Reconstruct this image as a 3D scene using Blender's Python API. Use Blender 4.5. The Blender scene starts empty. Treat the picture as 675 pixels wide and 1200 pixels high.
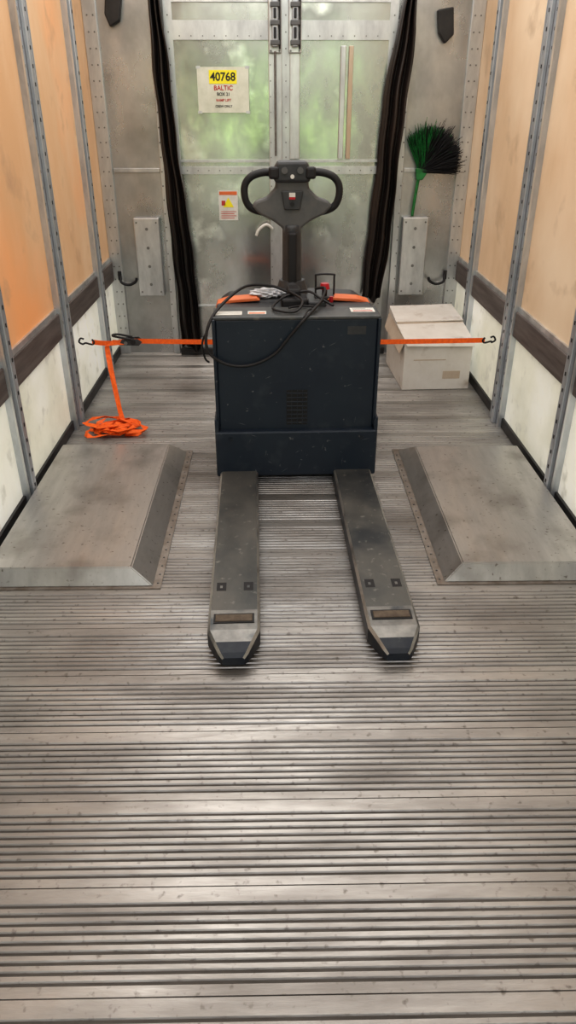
import bpy, bmesh, math, random
from mathutils import Vector, Matrix, Euler
random.seed(7)
S = bpy.context.scene
XL, XR, YB, YF, ZC = -1.143, 1.27, 5.33, -0.7, 2.75

# ------------------------------------------------------------------ materials
def mat(name, c1, c2=None, rough=0.5, metal=0.0, scale=5.0, stretch=(1,1,1), lo=0.35, hi=0.65,
        bump=0.0, bscale=None, rough2=None, c3=None, s3=1.5, lo3=0.45, hi3=0.7, detail=6, spec=0.5, glow=0.0, c4=None, s4=40, lo4=0.62, hi4=0.72, st3=(1,1,1)):
    m = bpy.data.materials.new(name); m.use_nodes = True
    nt = m.node_tree; N = nt.nodes; L = nt.links
    b = N['Principled BSDF']
    b.inputs['Roughness'].default_value = rough
    b.inputs['Metallic'].default_value = metal
    b.inputs['Specular IOR Level'].default_value = spec
    b.inputs['Base Color'].default_value = (*c1, 1)
    tc = N.new('ShaderNodeTexCoord'); mp = N.new('ShaderNodeMapping')
    mp.inputs['Scale'].default_value = stretch
    L.new(tc.outputs['Object'], mp.inputs['Vector'])
    nz = N.new('ShaderNodeTexNoise'); nz.inputs['Scale'].default_value = scale
    nz.inputs['Detail'].default_value = detail; nz.inputs['Roughness'].default_value = 0.65
    L.new(mp.outputs[0], nz.inputs['Vector'])
    mr = N.new('ShaderNodeMapRange')
    mr.inputs['From Min'].default_value = lo; mr.inputs['From Max'].default_value = hi
    L.new(nz.outputs['Fac'], mr.inputs['Value'])
    if c2 is not None:
        mx = N.new('ShaderNodeMix'); mx.data_type = 'RGBA'
        mx.inputs[6].default_value = (*c1, 1); mx.inputs[7].default_value = (*c2, 1)
        L.new(mr.outputs[0], mx.inputs[0])
        out = mx.outputs[2]
        for cc,ss,l,h,st in ((c3,s3,lo3,hi3,st3),(c4,s4,lo4,hi4,(1,1,1))):
            if cc is None: continue
            mp3 = N.new('ShaderNodeMapping'); mp3.inputs['Scale'].default_value = st; L.new(tc.outputs['Object'], mp3.inputs['Vector'])
            n3 = N.new('ShaderNodeTexNoise'); n3.inputs['Scale'].default_value = ss; n3.inputs['Detail'].default_value = 5
            L.new(mp3.outputs[0], n3.inputs['Vector'])
            m3 = N.new('ShaderNodeMapRange'); m3.inputs['From Min'].default_value = l; m3.inputs['From Max'].default_value = h
            L.new(n3.outputs['Fac'], m3.inputs['Value'])
            x3 = N.new('ShaderNodeMix'); x3.data_type = 'RGBA'
            L.new(m3.outputs[0], x3.inputs[0]); L.new(out, x3.inputs[6]); x3.inputs[7].default_value = (*cc, 1)
            out = x3.outputs[2]
        L.new(out, b.inputs['Base Color'])
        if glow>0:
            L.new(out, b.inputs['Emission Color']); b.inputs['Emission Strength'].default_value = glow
    if rough2 is not None:
        r = N.new('ShaderNodeMapRange')
        r.inputs['From Min'].default_value = lo; r.inputs['From Max'].default_value = hi
        r.inputs['To Min'].default_value = rough; r.inputs['To Max'].default_value = rough2
        L.new(nz.outputs['Fac'], r.inputs['Value']); L.new(r.outputs[0], b.inputs['Roughness'])
    if bump > 0:
        nb = N.new('ShaderNodeTexNoise'); nb.inputs['Scale'].default_value = bscale or scale*3; nb.inputs['Detail'].default_value = 4
        L.new(mp.outputs[0], nb.inputs['Vector'])
        bp = N.new('ShaderNodeBump'); bp.inputs['Strength'].default_value = bump; bp.inputs['Distance'].default_value = 0.02
        L.new(nb.outputs['Fac'], bp.inputs['Height']); L.new(bp.outputs[0], b.inputs['Normal'])
    return m

M_floor = mat('floor_aluminium', (0.49,0.475,0.455), (0.30,0.285,0.27), 0.33, 0.72, 3.0, (0.5,3.0,1), bump=0.10, bscale=30, rough2=0.50, c3=(0.19,0.175,0.16), s3=1.7, lo3=0.46, hi3=0.72, st3=(0.7,1.2,1), c4=(0.12,0.105,0.09), s4=45, lo4=0.60, hi4=0.80)
M_groove = mat('floor_groove_dirt', (0.055,0.050,0.045), (0.12,0.11,0.10), 0.65, 0.35, 3)
M_alu = mat('aluminium_sheet', (0.62,0.62,0.62), (0.42,0.42,0.42), 0.24, 0.8, 3.5, (1,1,0.6), bump=0.08, bscale=6, rough2=0.38, c3=(0.30,0.30,0.29), s3=3, lo3=0.5, hi3=0.8)
M_alu2 = mat('aluminium_door_sheet', (0.74,0.74,0.72), (0.46,0.46,0.45), 0.12, 0.9, 3.0, (1,1,0.6), bump=0.12, bscale=3.0, rough2=0.32, c3=(0.30,0.295,0.295), s3=2.0, lo3=0.48, hi3=0.72, c4=(0.85,0.86,0.83), s4=4, lo4=0.58, hi4=0.7)
M_alutrim = mat('aluminium_trim', (0.70,0.71,0.72), (0.46,0.47,0.48), 0.30, 0.72, 8, (1,1,0.3), rough2=0.42)
M_post = mat('galvanised_post', (0.60,0.63,0.67), (0.38,0.40,0.43), 0.34, 0.7, 7, (1,1,0.4), rough2=0.46)
M_plate = mat('cover_plate_metal', (0.54,0.53,0.51), (0.40,0.39,0.375), 0.28, 0.75, 3, (3.0,0.5,1), rough2=0.42, c3=(0.27,0.255,0.24), s3=5, lo3=0.50, hi3=0.78, c4=(0.17,0.15,0.13), s4=60, lo4=0.64, hi4=0.74)
M_plate_edge = mat('cover_plate_flange', (0.32,0.295,0.27), (0.18,0.15,0.125), 0.42, 0.55, 12)
M_hole = mat('dark_slot', (0.012,0.012,0.014), None, 0.6)
M_rivet = mat('rivet_metal', (0.26,0.26,0.26), (0.16,0.16,0.16), 0.4, 0.7, 30)
M_tan = mat('plywood_panel_tan_glow', (0.58,0.42,0.28), (0.48,0.33,0.20), 0.6, 0, 1.6, (1,1.0,0.45), c3=(0.64,0.51,0.37), s3=1.2, lo3=0.4, hi3=0.7, glow=0.22, c4=(0.36,0.25,0.16), s4=5, lo4=0.58, hi4=0.8)  # tan plywood; its emission imitates daylight coming through the panel
M_tanL = mat('plywood_panel_orange_glow', (0.58,0.40,0.25), (0.50,0.30,0.16), 0.6, 0, 1.6, (1,1.0,0.45), c3=(0.68,0.30,0.12), s3=0.8, lo3=0.54, hi3=0.78, glow=0.25, c4=(0.36,0.22,0.13), s4=5, lo4=0.58, hi4=0.8)  # plywood tone; orange patches and emission imitate sunlight glowing through the wall
M_cream = mat('scuff_liner_cream_glow', (0.74,0.73,0.62), (0.62,0.61,0.50), 0.6, 0, 3.0, (1,1,1), c3=(0.82,0.82,0.78), s3=1.4, c4=(0.50,0.49,0.42), s4=9, lo4=0.58, hi4=0.75, glow=0.30)  # cream liner; emission added so it looks backlit, not a lamp
M_rail = mat('rub_rail_brown', (0.070,0.055,0.052), (0.15,0.13,0.122), 0.55, 0, 9, (1,0.2,3))
M_black = mat('black_rubber', (0.014,0.014,0.015), (0.03,0.028,0.028), 0.5, 0, 10)
M_curtain = mat('black_vinyl_curtain', (0.008,0.007,0.007), (0.025,0.018,0.016), 0.35, 0, 4, (1,1,0.4))
M_navy = mat('navy_paint', (0.010,0.017,0.031), (0.016,0.026,0.041), 0.34, 0.1, 3.0, (1,1,1), bump=0.03, rough2=0.5, c3=(0.045,0.055,0.068), s3=9, lo3=0.56, hi3=0.85, c4=(0.16,0.165,0.17), s4=38, lo4=0.67, hi4=0.76)
M_navytop = mat('navy_paint_worn_top', (0.045,0.052,0.058), (0.09,0.092,0.09), 0.42, 0.2, 7, c3=(0.17,0.165,0.15), s3=20, lo3=0.6, hi3=0.75)
M_fork = mat('fork_worn_paint', (0.085,0.088,0.085), (0.135,0.132,0.122), 0.36, 0.4, 7, (1,0.4,1), rough2=0.50, c3=(0.045,0.05,0.055), s3=4, lo3=0.48, hi3=0.68, c4=(0.24,0.235,0.215), s4=34, lo4=0.62, hi4=0.76)
M_forkside = mat('fork_side_dark', (0.010,0.016,0.028), (0.03,0.036,0.045), 0.42, 0.3, 12, c3=(0.09,0.095,0.10), s3=28, lo3=0.62, hi3=0.76)
M_worn = mat('bare_worn_steel', (0.40,0.39,0.37), (0.13,0.13,0.13), 0.35, 0.7, 12, (1,0.3,1), lo=0.45, hi=0.65)
M_scuff = mat('paint_scuff', (0.13,0.14,0.15), (0.07,0.08,0.09), 0.5, 0.1, 40)
M_tip = mat('fork_tip_steel', (0.25,0.245,0.23), (0.15,0.148,0.142), 0.36, 0.6, 14, c3=(0.07,0.078,0.085), s3=10, lo3=0.5, hi3=0.7)
M_brown = mat('rusty_roller', (0.075,0.055,0.04), (0.14,0.11,0.08), 0.6, 0.2, 30)
M_plastic = mat('dark_grey_plastic', (0.028,0.031,0.036), (0.048,0.050,0.054), 0.45, 0, 12)
M_plastic_l = mat('grey_plastic', (0.075,0.08,0.085), (0.11,0.11,0.11), 0.45, 0, 12)
M_orange = mat('orange_cover', (0.60,0.13,0.04), (0.72,0.20,0.07), 0.45, 0, 6)
M_strap = mat('orange_webbing', (0.98,0.17,0.012), (0.78,0.11,0.01), 0.65, 0, 60)
M_red = mat('red_plastic', (0.50,0.01,0.025), (0.35,0.01,0.02), 0.35, 0, 8)
M_white = mat('white_label', (0.72,0.72,0.69), (0.58,0.58,0.54), 0.6, 0, 14)
M_paper = mat('aged_paper_sign', (0.70,0.71,0.62), (0.55,0.57,0.47), 0.4, 0, 9)
M_yellow = mat('yellow_label', (0.88,0.80,0.03), (0.80,0.70,0.02), 0.5, 0, 10)
M_ink = mat('ink_black', (0.02,0.02,0.02), None, 0.6)
M_inkred = mat('ink_red', (0.45,0.05,0.04), None, 0.6)
M_card = mat('whitewashed_cardboard', (0.76,0.73,0.69), (0.66,0.62,0.57), 0.8, 0, 5, c3=(0.42,0.35,0.29), s3=8, lo3=0.58, hi3=0.78)
M_cardin = mat('raw_cardboard', (0.50,0.40,0.31), (0.58,0.49,0.40), 0.85, 0, 8)
M_green = mat('green_bristle', (0.012,0.12,0.03), (0.025,0.22,0.055), 0.5, 0, 25)
M_bag = mat('clear_plastic_bag', (0.42,0.44,0.48), (0.70,0.72,0.76), 0.2, 0, 25, bump=0.4)
M_roof = mat('roof_panel_white', (0.80,0.79,0.73), (0.72,0.71,0.64), 0.7, 0, 2)
M_warm = mat('warm_strip',(0.50,0.38,0.28),(0.55,0.45,0.36),0.35,0.4,5)

# ------------------------------------------------------------------ helpers
def link(o): S.collection.objects.link(o); return o
class MB:
    def __init__(self): self.v=[]; self.f=[]; self.mi=[]; self.mats=[]; self.sm=[]
    def m(self, mt):
        if mt not in self.mats: self.mats.append(mt)
        return self.mats.index(mt)
    def add(self, vs, fs, mt, smooth=False):
        o=len(self.v); self.v += [tuple(p) for p in vs]; i=self.m(mt)
        for f in fs: self.f.append([a+o for a in f]); self.mi.append(i); self.sm.append(smooth)
    def box(self, x0,x1,y0,y1,z0,z1, mt, M=None, bev=0.0, seg=2):
        if bev>0:
            bm=bmesh.new(); bmesh.ops.create_cube(bm,size=1)
            for v in bm.verts: v.co=Vector((x0+(v.co.x+.5)*(x1-x0), y0+(v.co.y+.5)*(y1-y0), z0+(v.co.z+.5)*(z1-z0)))
            bmesh.ops.bevel(bm, geom=bm.edges[:], offset=bev, segments=seg, affect='EDGES', profile=0.5)
            self.bm(bm, mt, M); return
        vs=[Vector(p) for p in [(x0,y0,z0),(x1,y0,z0),(x1,y1,z0),(x0,y1,z0),(x0,y0,z1),(x1,y0,z1),(x1,y1,z1),(x0,y1,z1)]]
        if M: vs=[M@p for p in vs]
        self.add(vs,[(0,3,2,1),(4,5,6,7),(0,1,5,4),(1,2,6,5),(2,3,7,6),(3,0,4,7)],mt)
    def bm(self, bm, mt, M=None, smooth=False):
        bm.verts.ensure_lookup_table(); bm.verts.index_update()
        vs=[(M@v.co if M else v.co.copy()) for v in bm.verts]
        self.add(vs,[[v.index for v in f.verts] for f in bm.faces],mt,smooth); bm.free()
    def prism(self, poly, a0, a1, mt, axis='y', bev=0.0, M=None):
        def P(p,a):
            if axis=='y': return Vector((p[0],a,p[1]))
            if axis=='x': return Vector((a,p[0],p[1]))
            return Vector((p[0],p[1],a))
        bm=bmesh.new()
        A=[bm.verts.new(P(p,a0)) for p in poly]; B=[bm.verts.new(P(p,a1)) for p in poly]
        bm.faces.new(A); bm.faces.new(B[::-1]); n=len(poly)
        for i in range(n): bm.faces.new((A[i],B[i],B[(i+1)%n],A[(i+1)%n]))
        bmesh.ops.recalc_face_normals(bm, faces=bm.faces[:])
        if bev>0: bmesh.ops.bevel(bm, geom=bm.edges[:], offset=bev, segments=2, affect='EDGES', profile=0.5)
        self.bm(bm, mt, M)
    def tube(self, pts, r, mt, n=8, closed=False, sub=6):
        P=[Vector(p) for p in pts]
        Q=[]; L=len(P)
        rng = L if closed else L-1
        for i in range(rng):
            if closed: p0,p1,p2,p3=P[(i-1)%L],P[i],P[(i+1)%L],P[(i+2)%L]
            else: p0,p1,p2,p3=P[max(i-1,0)],P[i],P[i+1],P[min(i+2,L-1)]
            for k in range(sub):
                t=k/sub
                Q.append(0.5*((2*p1)+(p2-p0)*t+(2*p0-5*p1+4*p2-p3)*t*t+(3*p1-p0-3*p2+p3)*t**3))
        if not closed: Q.append(P[-1])
        rr = r if callable(r) else (lambda t: r)
        vs=[]; m=len(Q); up=Vector((0.13,0.21,0.97)).normalized()
        for i,q in enumerate(Q):
            if closed: d=(Q[(i+1)%m]-Q[i-1])
            else: d=(Q[min(i+1,m-1)]-Q[max(i-1,0)])
            d.normalize(); s=d.cross(up)
            if s.length<0.05: s=d.cross(Vector((1,0,0)))
            s.normalize(); u=s.cross(d).normalized(); up=u
            R=rr(i/(m-1))
            for k in range(n):
                a=2*math.pi*k/n; vs.append(q+s*math.cos(a)*R+u*math.sin(a)*R)
        fs=[]
        for i in range(m if closed else m-1):
            j=(i+1)%m
            for k in range(n): fs.append((i*n+k,i*n+(k+1)%n,j*n+(k+1)%n,j*n+k))
        if not closed: fs.append(tuple(range(n))[::-1]); fs.append(tuple((m-1)*n+k for k in range(n)))
        self.add(vs,fs,mt,True)
    def cyl(self, a, b, r, mt, n=20, r2=None):
        a=Vector(a); b=Vector(b); d=(b-a); q=d.to_track_quat('Z','Y').to_matrix().to_4x4()
        bm=bmesh.new(); bmesh.ops.create_cone(bm,cap_ends=True,segments=n,radius1=r,radius2=r if r2 is None else r2,depth=d.length)
        self.bm(bm,mt,Matrix.Translation((a+b)/2)@q)
    def ribbon(self, pts, wv, mt, th=0.0016):
        P=[Vector(p) for p in pts]; W=[Vector(w) for w in (wv if isinstance(wv,list) else [wv]*len(P))]
        vs=[];m=len(P)
        for i,(p,w) in enumerate(zip(P,W)):
            t=(P[min(i+1,m-1)]-P[max(i-1,0)]).normalized(); nrm=t.cross(w.normalized())
            if nrm.length<1e-3: nrm=Vector((0,0,1))
            nrm.normalize()
            for s,k in((-1,-1),(1,-1),(1,1),(-1,1)): vs.append(p+w*s*0.5+nrm*k*th*0.5)
        fs=[]
        for i in range(m-1):
            for k in range(4): fs.append((i*4+k,i*4+(k+1)%4,(i+1)*4+(k+1)%4,(i+1)*4+k))
        fs.append((3,2,1,0)); fs.append(tuple((m-1)*4+k for k in range(4)))
        self.add(vs,fs,mt)
    def obj(self, name, parent=None, loc=None, rot=None, origin=None):
        me=bpy.data.meshes.new(name)
        vs=self.v
        if origin is not None: vs=[(a-origin[0],b-origin[1],c-origin[2]) for a,b,c in vs]
        me.from_pydata(vs,[],self.f)
        for mt in self.mats: me.materials.append(mt)
        me.polygons.foreach_set('material_index',self.mi)
        me.polygons.foreach_set('use_smooth',self.sm)
        me.update()
        bm=bmesh.new(); bm.from_mesh(me); bmesh.ops.recalc_face_normals(bm,faces=bm.faces[:]); bm.to_mesh(me); bm.free()
        o=link(bpy.data.objects.new(name,me))
        if parent: o.parent=parent
        if origin is not None: o.location=origin
        if loc: o.location=loc
        if rot: o.rotation_euler=rot
        return o
def empty(name, loc=(0,0,0), rot=(0,0,0)):
    e=bpy.data.objects.new(name,None); e.location=loc; e.rotation_euler=rot; e.empty_display_size=0.1
    return link(e)
def text(name, s, size, loc, mt, parent=None, rot=(math.pi/2,0,0)):
    c=bpy.data.curves.new(name,'FONT'); c.body=s; c.size=size; c.align_x='CENTER'; c.align_y='CENTER'; c.extrude=0.0006; c.offset=size*0.02
    c.materials.append(mt); o=link(bpy.data.objects.new(name,c)); o.location=loc; o.rotation_euler=rot
    if parent: o.parent=parent
    return o

# ------------------------------------------------------------------ floor
b=MB(); prof=[]; y=0.855-0.244*7-0.026
while y<YB:
    prof.append((y,0)); prof.append((y+0.022,0)); prof.append((y+0.0225,-0.003)); prof.append((y+0.0245,-0.003))
    prof.append((y+0.0250,0)); yy=y+0.050
    for k in range(9):
        prof.append((yy-0.0025,0))
        prof.append((yy,-0.004)); prof.append((yy+0.0062,-0.004)); prof.append((yy+0.0087,0)); yy+=0.0214
    y+=0.244
pts=[(max(YF,min(YB,p[0])),p[1]) for p in prof if p[0]>YF-0.3]
vs=[];fs=[];fg=[]
for i,(yy,z) in enumerate(pts): vs+= [(XL-0.02,yy,z),(XR+0.02,yy,z)]
for i in range(len(pts)-1):
    q=(i*2,i*2+1,i*2+3,i*2+2)
    (fg if (pts[i][1]<-0.001 and pts[i+1][1]<-0.001) else fs).append(q)
b.add(vs,fs,M_floor)
gi=b.m(M_groove)
for q in fg: b.f.append(list(q)); b.mi.append(gi); b.sm.append(False)
b.box(XL-0.02,XR+0.02,YF,YB,-0.08,-0.012,M_groove)
b.obj('floor')

# ------------------------------------------------------------------ side walls
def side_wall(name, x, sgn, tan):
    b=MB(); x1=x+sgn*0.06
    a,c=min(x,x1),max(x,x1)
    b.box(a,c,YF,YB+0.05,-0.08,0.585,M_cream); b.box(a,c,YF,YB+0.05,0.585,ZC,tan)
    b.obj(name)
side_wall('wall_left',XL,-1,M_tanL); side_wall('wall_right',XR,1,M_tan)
n=1
for x,s in((XL,1),(XR,-1)):
    b=MB(); a,c=sorted((x,x+s*0.022)); b.box(a,c,YF,YB-0.03,0.515,0.645,M_rail,bev=0.006)
    a,c=sorted((x,x+s*0.012)); b.box(a,c,YF,YB-0.03,0.645,0.672,M_alutrim)
    b.obj('trim_%d'%n); n+=1
    b=MB(); a,c=sorted((x,x+s*0.014)); b.box(a,c,YF,YB-0.03,0.0,0.055,M_black,bev=0.003)
    b.obj('baseboard_left' if s>0 else 'baseboard_right')
def post(x,s,y,wide):
    b=MB(); fw=0.085 if wide else 0.05
    def bx(p0,p1,y0,y1,z0,z1,m,bev=0): 
        a,c=sorted((x+s*p0,x+s*p1)); b.box(a,c,y0,y1,z0,z1,m,bev=bev)
    bx(0.0,0.026,y-fw,y+fw,0.0,ZC,M_post)
    bx(0.026,0.046,y-0.022,y+0.022,0.0,ZC,M_post,0.004)
    bx(0.026,0.034,y-fw,y-fw+0.008,0.0,ZC,M_alutrim); bx(0.026,0.034,y+fw-0.008,y+fw,0.0,ZC,M_alutrim)
    z=0.08
    while z<ZC-0.05:
        bx(0.0455,0.0472,y-0.006,y+0.006,z,z+0.016,M_hole)
        if wide:
            bx(0.0255,0.0275,y-0.060,y-0.048,z,z+0.013,M_hole); 
            bx(0.0255,0.0275,y+0.046,y+0.058,z+0.03,z+0.040,M_rivet)
        z+=0.072
    b.obj('logistics_post',origin=(x,y,0))
for x,s in((XL,1),(XR,-1)):
    for yy,w in((4.86,False),(3.95,True),(3.02,False),(2.08,True),(1.15,False),(0.2,True)): post(x,s,yy,w)

b=MB(); b.box(XL-0.06,XR+0.06,YF,YB+0.05,ZC,ZC+0.03,M_roof)
for i in range(9): 
    yy=YF+0.3+i*0.65; b.box(XL,XR,yy,yy+0.04,ZC-0.04,ZC,M_alutrim)
b.obj('ceiling')

# ------------------------------------------------------------------ back wall + doors
b=MB(); b.box(XL-0.06,XR+0.06,YB,YB+0.05,-0.08,ZC,M_alu); b.obj('wall_back')
def rivets(b,xs,zs,y,r=0.005,mt=M_rivet):
    for x in xs:
        for z in zs: b.cyl((x,y,z),(x,y-0.004,z),r,mt,6)
zs=[0.1+i*0.085 for i in range(25)]
def trim(n,boxes,riv=None,y=0.02,mt=M_alutrim):
    b=MB()
    for x0,x1,z0,z1 in boxes: b.box(x0,x1,YB-y,YB-0.0005,z0,z1,mt,bev=0.003)
    if riv: rivets(b,riv,zs,YB-y)
    b.obj('trim_%d'%n)
trim(3,[(XL+0.002,XL+0.085,0,2.18)],[XL+0.03,XL+0.065]); trim(4,[(XR-0.085,XR-0.002,0,2.18)],[XR-0.03,XR-0.065])
trim(5,[(-0.745,-0.70,0,2.18)],[-0.735],0.03); trim(6,[(0.79,0.835,0,2.18)],[0.825],0.03)
trim(7,[(XL+0.09,-0.75,1.20,1.225)],None,0.012); trim(8,[(0.84,XR-0.09,1.20,1.225)],None,0.012)
trim(9,[(XL+0.02,XR-0.02,2.21,2.32)],None,0.03)
def door(name,x0,x1):
    b=MB(); y1=YB-0.001; y0=YB-0.028
    b.box(x0,x1,y0+0.012,y1,0.03,2.2,M_alu2)
    b.box(x0,x0+0.05,y0,y0+0.012,0.03,2.2,M_alutrim); b.box(x1-0.05,x1,y0,y0+0.012,0.03,2.2,M_alutrim)
    for z0,z1 in((0.03,0.11),(0.335,0.345),(1.19,1.235),(1.26,1.275),(1.93,2.03),(2.12,2.2)): b.box(x0+0.05,x1-0.05,y0-0.002,y0+0.012,z0,z1,M_alutrim)
    rivets(b,[x0+0.025,x1-0.025],zs,y0,0.0045)
    rivets(b,[x0+0.09+i*0.07 for i in range(int((x1-x0-0.12)/0.07))],[1.212,1.95],y0-0.002,0.004)
    b.obj(name)
door('door_1',-0.66,0.035); door('door_2',0.045,0.745)
b=MB()
b.box(0.405,0.435,YB-0.045,YB-0.031,1.28,1.90,M_alutrim,bev=0.003); b.box(0.455,0.482,YB-0.042,YB-0.031,1.28,1.90,M_warm,bev=0.003)
b.obj('trim_10')
e=empty('door_latch_set',(0.04,YB-0.036,0))
b=MB()
b.box(-0.075,0.005,-0.012,0,0.05,2.2,M_alutrim,bev=0.003); b.box(0.055,0.115,-0.012,0,1.28,2.2,M_alutrim,bev=0.003)
for x in(-0.035,0.085):
    b.box(x-0.038,x+0.038,-0.03,-0.01,1.86,2.18,M_alutrim,bev=0.005)
    b.box(x-0.019,x+0.019,-0.060,-0.028,1.89,2.14,M_post,bev=0.006)
    for z in(1.90,2.00,2.09): b.box(x-0.028,x+0.028,-0.068,-0.028,z,z+0.026,M_plastic_l,bev=0.004)
    b.box(x-0.008,x+0.008,-0.072,-0.058,1.935,1.99,M_hole,bev=0.002); b.box(x-0.008,x+0.008,-0.072,-0.058,2.035,2.085,M_hole,bev=0.002)
    b.cyl((x+0.028,-0.05,1.88),(x+0.028,-0.05,2.15),0.006,M_hole,8)
    for z in(1.872,2.165):
        for q in(-0.026,0.026): b.cyl((x+q,-0.03,z),(x+q,-0.036,z),0.006,M_rivet,8)
b.cyl((-0.035,-0.03,1.3),(-0.035,-0.03,1.87),0.007,M_rivet,10)
b.tube([(-0.06,-0.04,0.86),(-0.10,-0.06,0.89),(-0.15,-0.06,0.86),(-0.17,-0.06,0.82)],0.010,M_white)
for i,z in enumerate(zs): b.cyl((-0.065,-0.011,z),(-0.065,-0.015,z),0.004,M_rivet,6)
b.obj('latch_hardware',parent=e)
b=MB(); b.box(-0.69,0.78,YB-0.06,YB-0.037,0.0,0.045,M_black,bev=0.004); b.obj('door_bottom_seal')
for x,z,a in((-0.955,2.08,0.15),(1.03,2.0,-0.15)):
    b=MB(); Mx=Matrix.Rotation(a,4,'Y')
    b.prism([(-0.045,-0.03),(-0.01,-0.09),(0.045,-0.05),(0.05,0.09),(-0.045,0.09)],-0.05,0,M_black,bev=0.008,M=Mx)
    b.obj('rubber_bumper',loc=(x,YB-0.002,z))

def curtain(name, keys, ztop, zbot):
    b=MB(); NZ=60; NX=28; vs=[];fs=[]
    for i in range(NZ+1):
        t=i/NZ; z=ztop+(zbot-ztop)*t
        for k in range(len(keys)-1):
            if keys[k][0]<=t<=keys[k+1][0]:
                u=(t-keys[k][0])/(keys[k+1][0]-keys[k][0]); cx=keys[k][1]*(1-u)+keys[k+1][1]*u; w=keys[k][2]*(1-u)+keys[k+1][2]*u
        for j in range(NX+1):
            s=j/NX
            vs.append((cx+(s-0.5)*w+0.004*math.sin(z*6+s*3)+0.003*math.sin(z*17+s*2), YB-0.10+0.026*math.sin(s*math.pi*5+z*1.2)+0.006*math.sin(z*9+s*6), z+0.02*math.sin(s*7)*(1 if i==NZ else 0)))
    for i in range(NZ):
        for j in range(NX): fs.append((i*(NX+1)+j,i*(NX+1)+j+1,(i+1)*(NX+1)+j+1,(i+1)*(NX+1)+j))
    b.add(vs,fs,M_curtain,True); o=b.obj(name)
    sm=o.modifiers.new('thickness','SOLIDIFY'); sm.thickness=0.003
    return o
curtain('vinyl_curtain',[(0,-0.70,0.06),(0.2,-0.685,0.095),(0.5,-0.655,0.12),(0.8,-0.615,0.14),(1,-0.605,0.15)],2.2,0.06)
curtain('vinyl_curtain',[(0,0.80,0.06),(0.1,0.785,0.10),(0.3,0.745,0.14),(0.6,0.71,0.14),(0.85,0.68,0.14),(1,0.655,0.13)],2.15,0.40)

def holder(x0,x1):
    b=MB(); b.box(x0,x1,YB-0.075,YB-0.001,0.42,0.93,M_alutrim,bev=0.006)
    c=(x0+x1)/2
    for z in(0.50,0.62,0.74,0.86): b.cyl((c,YB-0.0745,z),(c,YB-0.077,z),0.010,M_rivet,12)
    for z in(0.45,0.90):
        for x in(x0+0.02,x1-0.02): b.cyl((x,YB-0.0745,z),(x,YB-0.078,z),0.006,M_rivet,8)
    b.obj('metal_holder_box',origin=(c,YB,0.42))
holder(-0.945,-0.775); holder(0.85,1.02)
def hook(xc,s):
    b=MB(); b.tube([(xc-s*0.065,YB-0.03,0.55),(xc-s*0.05,YB-0.06,0.51),(xc,YB-0.06,0.495),(xc+s*0.045,YB-0.06,0.515),(xc+s*0.055,YB-0.06,0.54)],0.009,M_hole)
    b.box(xc-s*0.065-0.012,xc-s*0.065+0.012,YB-0.035,YB-0.0215,0.52,0.58,M_black,bev=0.004)
    b.obj('tie_down_hook',origin=(xc,YB,0.52))
hook(-1.015,1); hook(1.11,-1)

e=empty('number_sign',(-0.317,YB-0.045,1.665))
b=MB(); b.box(-0.158,0.158,0,0.004,-0.122,0.125,M_paper); b.box(-0.085,0.085,-0.002,0.001,0.035,0.108,M_yellow)
for z in(-0.122,0.12):
    for x in(-0.15,0.15): b.box(x-0.012,x+0.012,-0.001,0.014,z-0.005,z+0.01,M_alutrim)
b.obj('sheet',parent=e)
text('number_text','40768',0.062,(0,-0.003,0.071),M_ink,e)
for i,(t,s,m) in enumerate((('BALTIC',0.036,M_inkred),('BOX 21',0.024,M_ink),('RAMP LIFT',0.02,M_inkred),('CREW ONLY',0.018,M_ink))):
    text('line_%d'%i,t,s,(0,-0.001,0.012-i*0.033),m,e)
e=empty('warning_label',(-0.312,YB-0.024,1.0))
b=MB(); b.box(-0.063,0.063,0,0.004,-0.092,0.092,M_white); b.box(-0.058,0.058,-0.001,0.002,0.065,0.086,M_orange)
b.prism([(-0.035,-0.01),(0.035,-0.01),(0.0,0.05)],-0.001,0.002,M_yellow)
for i in range(4): b.box(-0.05,0.05-0.012*(i%2),-0.001,0.002,-0.04-i*0.013,-0.036-i*0.013,M_inkred)
b.box(-0.045,-0.02,-0.001,0.002,0.0,0.03,M_inkred)
b.obj('label',parent=e)

# ------------------------------------------------------------------ wheel well covers
def cover(xw, xt, xb, y0, y1, s, back):
    b=MB(); h=0.072; xw=xw+s*0.049
    yt0=y0+0.030; yt1=y1-back
    V=[(xw,y0,0.004),(xb,y0,0.004),(xb,y1,0.004),(xw,y1,0.004),(xw,yt0,h),(xt,yt0,h),(xt,yt1,h),(xw,yt1,h)]
    bm=bmesh.new(); vv=[bm.verts.new(v) for v in V]
    for f in[(0,3,2,1),(4,5,6,7),(0,1,5,4),(1,2,6,5),(2,3,7,6),(3,0,4,7)]: bm.faces.new([vv[i] for i in f])
    bmesh.ops.recalc_face_normals(bm,faces=bm.faces[:])
    bmesh.ops.bevel(bm,geom=bm.edges[:],offset=0.004,segments=2,affect='EDGES')
    b.bm(bm,M_plate)
    a,c=sorted((xw,xb+s*0.028)); b.box(a,c,y0-0.014,y1+0.014,0.0,0.005,M_plate_edge)
    yy=y0+0.02
    while yy<y1: 
        b.cyl((xb+s*0.014,yy,0.005),(xb+s*0.014,yy,0.008),0.004,M_rivet,6); yy+=0.06
    b.obj('wheel_well_cover',origin=(xw,y0,0))
cover(XL,-0.552,-0.47,2.32,3.55,1,0.05)
cover(XR,0.70,0.63,2.33,3.55,-1,0.10)

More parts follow.
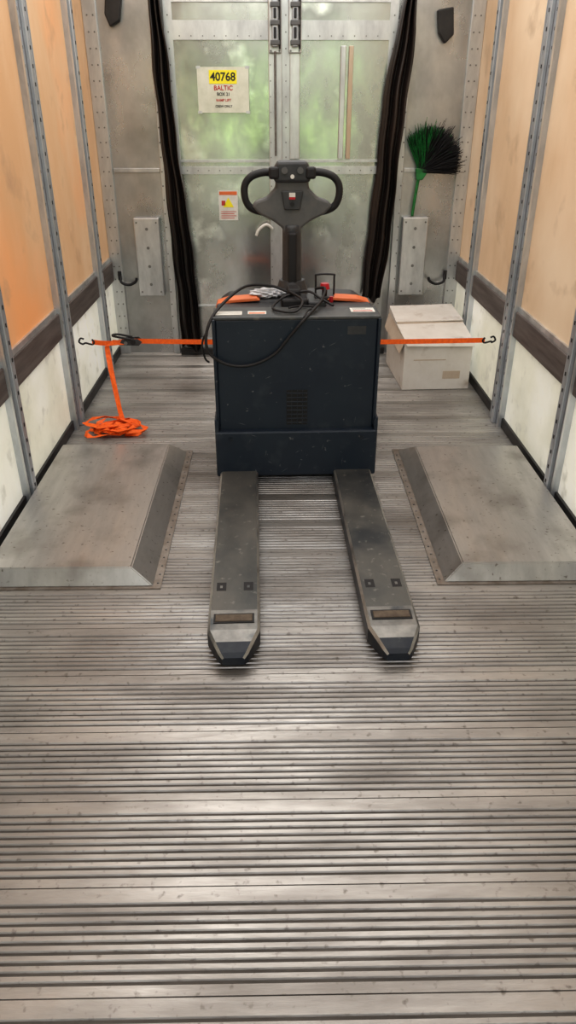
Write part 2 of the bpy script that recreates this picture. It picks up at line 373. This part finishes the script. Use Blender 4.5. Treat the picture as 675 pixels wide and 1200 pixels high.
# ------------------------------------------------------------------ pallet jack
J=empty('pallet_jack',(0.088,3.18,0),(0,0,math.radians(1.5)))
def part(b,name): return b.obj(name,parent=J)
b=MB()
b.box(-0.355,0.355,0.0,0.30,0.27,0.79,M_navy,bev=0.010)
b.box(-0.362,0.362,-0.006,0.17,0.785,0.80,M_navytop,bev=0.005)
b.box(-0.364,-0.350,-0.014,0.06,0.30,0.79,M_navy,bev=0.003); b.box(0.350,0.364,-0.014,0.06,0.30,0.79,M_navy,bev=0.003)
b.box(-0.345,0.345,0.17,0.30,0.785,0.792,M_plastic)
part(b,'battery_housing')
b=MB()
b.box(-0.372,0.372,-0.035,0.08,0.06,0.285,M_navy,bev=0.008)
b.prism([(-0.372,0.28),(-0.355,0.28),(-0.352,0.33),(-0.362,0.345),(-0.372,0.345)],-0.03,0.08,M_navy,bev=0.003); b.prism([(0.372,0.28),(0.355,0.28),(0.352,0.33),(0.362,0.345),(0.372,0.345)],-0.03,0.08,M_navy,bev=0.003)
b.box(-0.36,0.36,0.05,0.55,0.085,0.29,M_forkside)
b.box(-0.31,0.31,0.30,0.855,0.10,0.50,M_navy,bev=0.03,seg=4)
b.cyl((-0.30,-0.034,0.25),(-0.30,-0.040,0.25),0.010,M_forkside,10); b.cyl((0.30,-0.034,0.25),(0.30,-0.040,0.25),0.010,M_forkside,10)
part(b,'chassis')
b=MB()
b.prism([(-0.345,0.30),(0.345,0.30),(0.345,0.76),(0.30,0.79),(0.12,0.80),(-0.12,0.80),(-0.30,0.79),(-0.345,0.76)],0.30,0.56,M_plastic,bev=0.012)
part(b,'motor_hood')
b=MB()
for s in(-1,1):
    b.prism([(s*0.362,0.762),(s*0.352,0.790),(s*0.30,0.806),(s*0.17,0.815),(s*0.155,0.802),(s*0.29,0.792),(s*0.338,0.768)],0.28,0.37,M_orange,bev=0.003)
part(b,'orange_trim')
b=MB()
b.box(-0.06,0.06,0.18,0.30,0.79,0.83,M_hole,bev=0.01)
b.box(-0.03,0.03,0.24,0.34,0.80,0.86,M_hole,bev=0.01); b.box(0.06,0.14,0.17,0.24,0.79,0.82,M_plastic,bev=0.006)
b.cyl((0.145,0.32,0.81),(0.145,0.32,0.85),0.012,M_hole,14); b.cyl((0.145,0.32,0.845),(0.145,0.32,0.870),0.024,M_red,20,r2=0.019)
b.tube([(0.105,0.34,0.81),(0.105,0.34,0.89),(0.11,0.34,0.905),(0.185,0.34,0.905),(0.19,0.34,0.89),(0.19,0.34,0.81)],0.0045,M_hole)
b.box(0.10,0.19,0.29,0.37,0.80,0.815,M_plastic,bev=0.004)
b.cyl((0.17,0.25,0.80),(0.17,0.25,0.825),0.009,M_red,12)
part(b,'top_controls')
b=MB()
b.box(-0.35,-0.235,0.03,0.09,0.800,0.8018,M_white); b.box(-0.21,-0.13,0.04,0.09,0.800,0.8018,M_white); b.box(-0.205,-0.135,0.045,0.062,0.8015,0.8025,M_orange)
b.box(0.24,0.345,0.06,0.13,0.800,0.8018,M_white); b.box(0.25,0.335,0.07,0.082,0.8015,0.8025,M_inkred)
b.box(-0.348,-0.24,0.055,0.058,0.8015,0.8022,M_ink); b.box(0.25,0.33,0.10,0.103,0.8015,0.8022,M_ink); b.box(0.25,0.31,0.115,0.118,0.8015,0.8022,M_ink)
b.box(0.22,0.30,-0.002,0.002,0.72,0.755,M_plastic)
part(b,'labels')
b=MB(); b.box(-0.045,0.05,-0.0015,0.004,0.305,0.47,M_hole)
for i in range(8): b.box(-0.043,0.048,-0.005,0.0,0.312+i*0.020,0.318+i*0.020,M_forkside,bev=0.002)
for k in(-0.022,0.003,0.027): b.box(k,k+0.003,-0.0052,0.0,0.305,0.47,M_forkside)
part(b,'vent_grille')
b=MB(); rs=random.Random(5)
for i in range(30):
    x=rs.uniform(-0.33,0.32); z=rs.uniform(0.31,0.77) if i<18 else rs.uniform(0.08,0.27); yy=-0.0004 if i<18 else -0.0354
    L=rs.uniform(0.008,0.045); a=rs.choice([0.5,-0.4,1.3,0.1])+rs.uniform(-.2,.2); w=rs.uniform(0.0006,0.0014)
    if -0.07<x<0.07 and z<0.5 and i<18: continue
    dx,dz=math.cos(a)*L/2,math.sin(a)*L/2; px,pz=-math.sin(a)*w,math.cos(a)*w
    b.add([(x-dx,yy,z-dz),(x+px,yy,z+pz),(x+dx,yy,z+dz),(x-px,yy,z-pz)],[(0,1,2,3)],M_scuff)
part(b,'paint_scratches')
b=MB(); bm=bmesh.new(); bmesh.ops.create_icosphere(bm,subdivisions=4,radius=1)
for v in bm.verts:
    n=v.co.normalized(); r=1+0.22*math.sin(n.x*9+n.y*7)*math.cos(n.z*8)+random.uniform(-.04,.04)
    v.co=Vector((n.x*0.075*r,n.y*0.04*r,n.z*0.020*r))
b.bm(bm,M_bag,Matrix.Translation((-0.12,0.36,0.82)),False); part(b,'plastic_bag')
b=MB()
b.cyl((0,0.46,0.78),(0,0.46,0.86),0.085,M_plastic,28,r2=0.060)
b.tube([(0,0.46,0.84),(0,0.475,0.95),(0,0.49,1.10)],lambda t:0.047-0.004*t,M_plastic,20)
b.box(-0.022,0.022,0.40,0.44,0.84,1.08,M_hole,bev=0.01)
part(b,'tiller_column')
b=MB()
yh=0.46
sh=[(-0.030,1.035),(0.030,1.035),(0.045,1.09),(0.085,1.12),(0.150,1.150),(0.185,1.185),(0.165,1.205),(0.115,1.222),(0.075,1.262),(0.075,1.30),(-0.075,1.30),(-0.075,1.262),(-0.115,1.222),(-0.165,1.205),(-0.185,1.185),(-0.150,1.150),(-0.085,1.12),(-0.045,1.09)]
b.prism(sh,yh,yh+0.07,M_plastic_l,bev=0.010)
b.prism([(-0.08,1.285),(0.08,1.285),(0.088,1.33),(0.065,1.372),(-0.065,1.372),(-0.088,1.33)],yh-0.02,yh+0.075,M_plastic,bev=0.012)
b.prism([(-0.035,1.17),(0.035,1.17),(0.05,1.25),(-0.05,1.25)],yh-0.012,yh+0.01,M_plastic,bev=0.004)
for s in(-1,1):
    b.tube([(s*0.075,yh+0.03,1.315),(s*0.12,yh+0.025,1.325),(s*0.18,yh+0.02,1.310),(s*0.212,yh+0.02,1.275),(s*0.215,yh+0.02,1.225),(s*0.198,yh+0.025,1.185),(s*0.165,yh+0.03,1.165),(s*0.12,yh+0.035,1.155)],0.0165,M_hole,12)
    b.box(min(s*0.06,s*0.105),max(s*0.06,s*0.105),yh-0.035,yh+0.01,1.30,1.35,M_hole,bev=0.010)
    b.cyl((s*0.035,yh-0.03,1.335),(s*0.035,yh-0.015,1.335),0.014,M_plastic_l,16)
b.box(-0.014,0.014,yh-0.016,yh-0.008,1.225,1.243,M_white); b.box(-0.014,0.014,yh-0.0165,yh-0.01,1.215,1.225,M_red)
b.cyl((0,yh-0.025,1.31),(0,yh-0.01,1.31),0.009,M_white,14)
b.cyl((0,yh-0.018,1.195),(0,yh-0.005,1.195),0.010,M_hole,12)
part(b,'tiller_head')
b=MB()
b.tube([(-0.02,0.32,0.83),(-0.10,0.34,0.855),(-0.21,0.28,0.870),(-0.29,0.14,0.85),(-0.36,0.01,0.80),(-0.39,-0.03,0.72),(-0.375,-0.035,0.65),(-0.30,-0.03,0.60),(-0.20,-0.025,0.595),(-0.10,-0.022,0.64),(-0.03,-0.022,0.72),(0.03,-0.02,0.79),(0.08,0.06,0.818),(0.12,0.17,0.83),(0.14,0.26,0.86),(0.10,0.30,0.85)],0.0065,M_hole)
b.tube([(-0.02,0.24,0.85),(0.03,0.12,0.84),(0.0,0.04,0.812),(-0.07,0.05,0.81),(-0.10,0.12,0.812),(-0.04,0.22,0.835),(0.06,0.25,0.85),(0.12,0.18,0.83),(0.17,0.14,0.81)],0.0055,M_hole)
b.tube([(-0.395,-0.02,0.73),(-0.41,-0.01,0.68),(-0.40,0.0,0.62),(-0.385,0.01,0.60)],0.0045,M_hole)
b.tube([(0.03,-0.016,0.80),(0.05,0.04,0.815),(0.09,0.10,0.812),(0.03,0.14,0.81),(-0.03,0.10,0.812)],0.0045,M_hole)
part(b,'charging_cord')
def fork(name,xc):
    b=MB(); secs=[(0.12,0.0875,0.088,0.009),(-1.12,0.0875,0.088,0.009),(-1.225,0.0865,0.086,0.009),(-1.275,0.066,0.076,0.009),(-1.312,0.048,0.062,0.008),(-1.325,0.036,0.050,0.006)]
    vs=[]
    for y,w,t,c in secs:
        zb=0.022
        vs+=[(xc-w,y,zb),(xc-w,y,t-c),(xc-w+c,y,t),(xc+w-c,y,t),(xc+w,y,t-c),(xc+w,y,zb)]
    side=[];ch=[];top=[];tip=[]
    for i in range(len(secs)-1):
        for k in range(6):
            f=(i*6+k,i*6+(k+1)%6,(i+1)*6+(k+1)%6,(i+1)*6+k)
            if k==2: (top if i<1 else tip if i<3 else side).append(f)
            elif k in(1,3): ch.append(f)
            else: side.append(f)
    e=(len(secs)-1)*6; side.append((0,1,2,3,4,5)); side.append(tuple(e+k for k in range(6)))
    base=len(b.v); b.v+=vs
    for lst,mt in((side,M_forkside),(ch,M_worn),(top,M_fork),(tip,M_tip)):
        i=b.m(mt)
        for f in lst: b.f.append([a+base for a in f]); b.mi.append(i); b.sm.append(False)
    b.box(xc-0.068,xc+0.068,-1.192,-1.142,0.0862,0.0895,M_hole)
    b.box(xc-0.062,xc+0.062,-1.186,-1.150,0.087,0.0935,M_brown,bev=0.003)
    for s in(-1,1):
        b.box(xc+s*0.048-0.017,xc+s*0.048+0.017,-1.005,-0.955,0.0875,0.0888,M_hole)
        b.box(xc+s*0.048-0.005,xc+s*0.048+0.004,-0.990,-0.975,0.0885,0.0892,M_tip)
    for q in(-1.15,-1.06):
        b.cyl((xc-0.05,q,0.033),(xc+0.05,q,0.033),0.033,M_black,20)
    b.box(xc-0.02,xc+0.02,-1.1,0.0,0.018,0.03,M_forkside)
    part(b,name)
fork('fork_left',-0.268); fork('fork_right',0.262)
b=MB()
b.cyl((-0.04,0.45,0.115),(0.04,0.45,0.115),0.115,M_black,28)
for s in(-1,1): b.cyl((s*0.27-0.02,0.5,0.05),(s*0.27+0.02,0.5,0.05),0.05,M_black,20)
part(b,'wheels')

# ------------------------------------------------------------------ ratchet strap
E=empty('ratchet_strap',(0,4.065,0.44))
b=MB()
def strap_line(x0,x1,z0,z1):
    P=[];n=20
    for i in range(n+1):
        t=i/n; P.append((x0+(x1-x0)*t,0.0,z0+(z1-z0)*t-0.010*math.sin(math.pi*t)))
    return P
b.ribbon(strap_line(-1.02,-0.83,0.0,0.004),(0,0.004,0.026),M_strap)
b.ribbon(strap_line(-0.79,1.16,0.004,0.0),(0,0.004,0.026),M_strap)
for s,x in((-1,-1.02),(1,1.16)):
    xe = (XL+0.05) if s<0 else (XR-0.05)
    b.tube([(x,0,0.014),(x-s*0.012,0,0),(x,0,-0.014),(x+s*0.035,0,-0.006),(xe-s*0.02,0,-0.012),(xe-s*0.002,0,0.0),(xe-s*0.012,0,0.02),(xe-s*0.03,0,0.016)],0.005,M_hole)
for yy in(-0.022,0.022): b.prism([(-0.87,-0.012),(-0.76,-0.016),(-0.74,0.004),(-0.765,0.022),(-0.85,0.018)],yy-0.002,yy+0.002,M_plastic)
b.cyl((-0.83,-0.03,0.0),(-0.83,0.03,0.0),0.010,M_rivet,12); b.cyl((-0.79,-0.03,0.004),(-0.79,0.03,0.004),0.014,M_hole,12)
b.tube([(-0.80,-0.026,0.02),(-0.87,-0.026,0.034),(-0.90,-0.01,0.036),(-0.90,0.015,0.036),(-0.87,0.026,0.034),(-0.80,0.026,0.02)],0.006,M_hole)
tail=[(-0.83,-0.02,0.0),(-0.90,-0.026,0.004),(-0.935,-0.03,-0.01),(-0.93,-0.04,-0.06),(-0.915,-0.08,-0.14),(-0.895,-0.12,-0.24),(-0.872,-0.17,-0.34),(-0.85,-0.20,-0.415),(-0.83,-0.22,-0.430)]
b.ribbon(tail,[Vector((0.014,0.008,0.020)),Vector((0.004,0.01,0.026)),Vector((0.02,0.014,0.014)),Vector((0.027,0.010,0)),Vector((0.024,0.016,0)),Vector((0.028,-0.004,0.0)),Vector((0.02,0.02,0)),Vector((0.026,0.010,0)),Vector((0.026,0.012,0))],M_strap)
rng=random.Random(11); P=[];W=[]
for loop in range(8):
    ang0=rng.uniform(-0.5,0.5); rx=rng.uniform(0.05,0.14); ry=rng.uniform(0.04,0.09); cx=-0.90+rng.uniform(-0.05,0.06); cy=-0.25+rng.uniform(-0.04,0.04)
    for k in range(12):
        a=2*math.pi*k/12+loop
        x=rx*math.cos(a); yy=ry*math.sin(a)
        P.append((cx+x*math.cos(ang0)-yy*math.sin(ang0),cy+x*math.sin(ang0)+yy*math.cos(ang0),-0.44+0.017+loop*0.0045+0.014*abs(math.sin(a*1.5+loop))))
        tl=rng.uniform(-0.9,0.9); W.append(Vector((math.cos(a)*0.032*math.cos(tl),math.sin(a)*0.032*math.cos(tl),0.026*math.sin(tl))))
b.ribbon(P,W,M_strap)
b.ribbon([(-0.93,-0.22,-0.43),(-0.99,-0.19,-0.42),(-1.04,-0.16,-0.427),(-1.04,-0.215,-0.433),(-0.95,-0.25,-0.43)],Vector((0.004,0.032,0.004)),M_strap)
b.ribbon([(-0.84,-0.26,-0.42),(-0.78,-0.25,-0.425),(-0.745,-0.26,-0.432),(-0.76,-0.285,-0.434),(-0.83,-0.29,-0.43)],Vector((0.004,0.028,0.008)),M_strap)
b.obj('webbing_and_ratchet',parent=E)

# ------------------------------------------------------------------ cardboard box
CB=empty('cardboard_box',(1.005,4.50,0),(0,0,math.radians(2.5)))
b=MB(); w=0.212; d=0.58; h=0.310; hb=0.400
V=[(-w,0,0.002),(w,0,0.002),(w,d,0.002),(-w,d,0.002),(-w,0,h),(w,0,h),(w,d,hb-0.005),(-w,d,hb-0.012)]
b.add(V,[(0,3,2,1),(0,1,5,4),(1,2,6,5),(2,3,7,6),(3,0,4,7)],M_card)
def flap(p,q,r,s_,mt,th=0.005):
    p,q,r,s_=map(Vector,(p,q,r,s_)); n=(q-p).cross(r-q).normalized()*th
    b.add([p,q,r,s_,p+n,q+n,r+n,s_+n],[(0,1,2,3),(7,6,5,4),(0,4,5,1),(1,5,6,2),(2,6,7,3),(3,7,4,0)],mt)
flap((-w,0,h),(w,0,h),(w+0.002,0.285,h+0.046),(-w-0.008,0.285,h+0.040),M_card)
flap((w,d,hb-0.005),(-w,d,hb-0.012),(-w-0.010,0.275,h+0.048),(w+0.002,0.268,h+0.056),M_card)
# tape seam and lifted inner flap edge
b.box(-w-0.004,w+0.002,0.262,0.272,h+0.043,h+0.050,M_cardin)
flap((-w,d,h+0.04),(-w,0.02,h+0.004),(-w-0.028,0.03,h-0.08),(-w-0.032,d-0.04,h-0.05),M_cardin)
b.box(-w+0.06,w-0.16,-0.001,0.001,0.19,0.196,M_cardin); b.box(0.04,0.15,-0.001,0.001,0.07,0.12,M_cardin)
flap((-w-0.005,-0.003,h+0.002),(w+0.008,-0.003,h+0.002),(w+0.006,-0.018,h-0.030),(-w+0.01,-0.016,h-0.024),M_card)
b.obj('carton',parent=CB)

# ------------------------------------------------------------------ broom
BR=empty('broom',(0.940,YB-0.045,1.175))
b=MB()
b.tube([(0.0,0,0.03),(-0.016,0,-0.11),(-0.028,0.0,-0.24)],0.010,M_green,10)
b.prism([(-0.020,-0.02),(0.020,-0.02),(0.055,0.035),(0.02,0.060),(-0.030,0.05)],-0.020,0.010,M_green,bev=0.007)
rng=random.Random(3)
for i in range(1300):
    deg=rng.uniform(4,116); a=math.radians(deg)
    L=0.200+0.050*math.sin(math.radians((deg-8)*1.7))+rng.uniform(-0.035,0.02)
    if rng.random()<0.08: L+=rng.uniform(0.02,0.05)
    dd=Vector((math.cos(a),rng.uniform(-0.20,0.10),math.sin(a)))
    st=Vector((0.012*math.cos(a)+rng.uniform(-.01,.04),rng.uniform(-.018,.008),0.02+0.03*math.sin(a)))
    en=st+dd*L; en.y=min(en.y,0.03); en.z-=0.025*rng.random()
    gr = (deg>82+rng.uniform(-14,14)) or (rng.random()<0.16 and deg>35)
    mt = M_green if gr else M_hole
    if gr and rng.random()<0.35: mt=M_hole
    sd=dd.cross(Vector((0,1,0))).normalized()*0.0017; dp=Vector((0,0.0016,0))
    mid=(st+en)/2+Vector((0,rng.uniform(-.01,.01),rng.uniform(0,.016)))
    vs=[]
    for p,k in((st,1),(mid,1.1),(en,0.8)): vs+=[p-sd*k,p+sd*k,p-dp*k*1.5]
    b.add(vs,[(0,1,4,3),(1,2,5,4),(2,0,3,5),(3,4,7,6),(4,5,8,7),(5,3,6,8)],mt)
b.obj('broom_body',parent=BR)

# ------------------------------------------------------------------ light
def area(name,loc,rot,sx,sy,power,col):
    l=bpy.data.lights.new(name,'AREA'); l.shape='RECTANGLE'; l.size=sx; l.size_y=sy; l.energy=power; l.color=col
    o=link(bpy.data.objects.new(name,l)); o.location=loc; o.rotation_euler=rot; return o
area('roof_light_rear',(0.06,3.7,ZC-0.06),(0,0,0),2.0,2.8,46,(1.0,0.98,0.95))
area('roof_light_front',(0.06,0.9,ZC-0.06),(0,0,0),1.8,2.0,20,(1.0,0.98,0.96))

W=bpy.data.worlds.new('outdoors'); S.world=W; W.use_nodes=True
nt=W.node_tree; N=nt.nodes; L=nt.links; bg=N['Background']
tc=N.new('ShaderNodeTexCoord'); sp=N.new('ShaderNodeSeparateXYZ'); L.new(tc.outputs['Generated'],sp.inputs[0])
mr=N.new('ShaderNodeMapRange'); mr.inputs['From Min'].default_value=-0.25; mr.inputs['From Max'].default_value=0.35
L.new(sp.outputs['Z'],mr.inputs['Value'])
nz=N.new('ShaderNodeTexNoise'); nz.inputs['Scale'].default_value=10; nz.inputs['Detail'].default_value=4; L.new(tc.outputs['Generated'],nz.inputs['Vector'])
ad=N.new('ShaderNodeMath'); ad.operation='MULTIPLY_ADD'; L.new(nz.outputs['Fac'],ad.inputs[0]); ad.inputs[1].default_value=0.30; ad.inputs[2].default_value=-0.15
a2=N.new('ShaderNodeMath'); a2.operation='ADD'; L.new(mr.outputs[0],a2.inputs[0]); L.new(ad.outputs[0],a2.inputs[1])
cr=N.new('ShaderNodeValToRGB'); L.new(a2.outputs[0],cr.inputs[0]); e=cr.color_ramp.elements
e[0].position=0.0; e[0].color=(0.24,0.23,0.24,1); e[1].position=1.0; e[1].color=(0.95,0.97,1.0,1)
for p,c in((0.30,(0.26,0.24,0.25,1)),(0.35,(0.26,0.50,0.10,1)),(0.39,(0.95,1.2,0.55,1)),(0.43,(0.16,0.36,0.06,1)),(0.48,(0.62,0.72,0.48,1)),(0.54,(0.35,0.42,0.30,1)),(0.66,(0.85,0.87,0.87,1))):
    x=e.new(p); x.color=c
L.new(cr.outputs[0],bg.inputs['Color']); bg.inputs['Strength'].default_value=1.5

# ------------------------------------------------------------------ camera
c=bpy.data.cameras.new('camera'); c.sensor_fit='VERTICAL'; c.sensor_height=24; c.lens=870/1200*24; c.clip_start=0.05
o=link(bpy.data.objects.new('camera',c)); o.location=(0,0,1.6); o.rotation_euler=(math.radians(90-28.89),0,math.radians(-0.9))
S.camera=o
S.view_settings.view_transform='Standard'; S.view_settings.exposure=0.0
try: S.view_settings.look='Medium High Contrast'
except Exception as ex: print(ex)
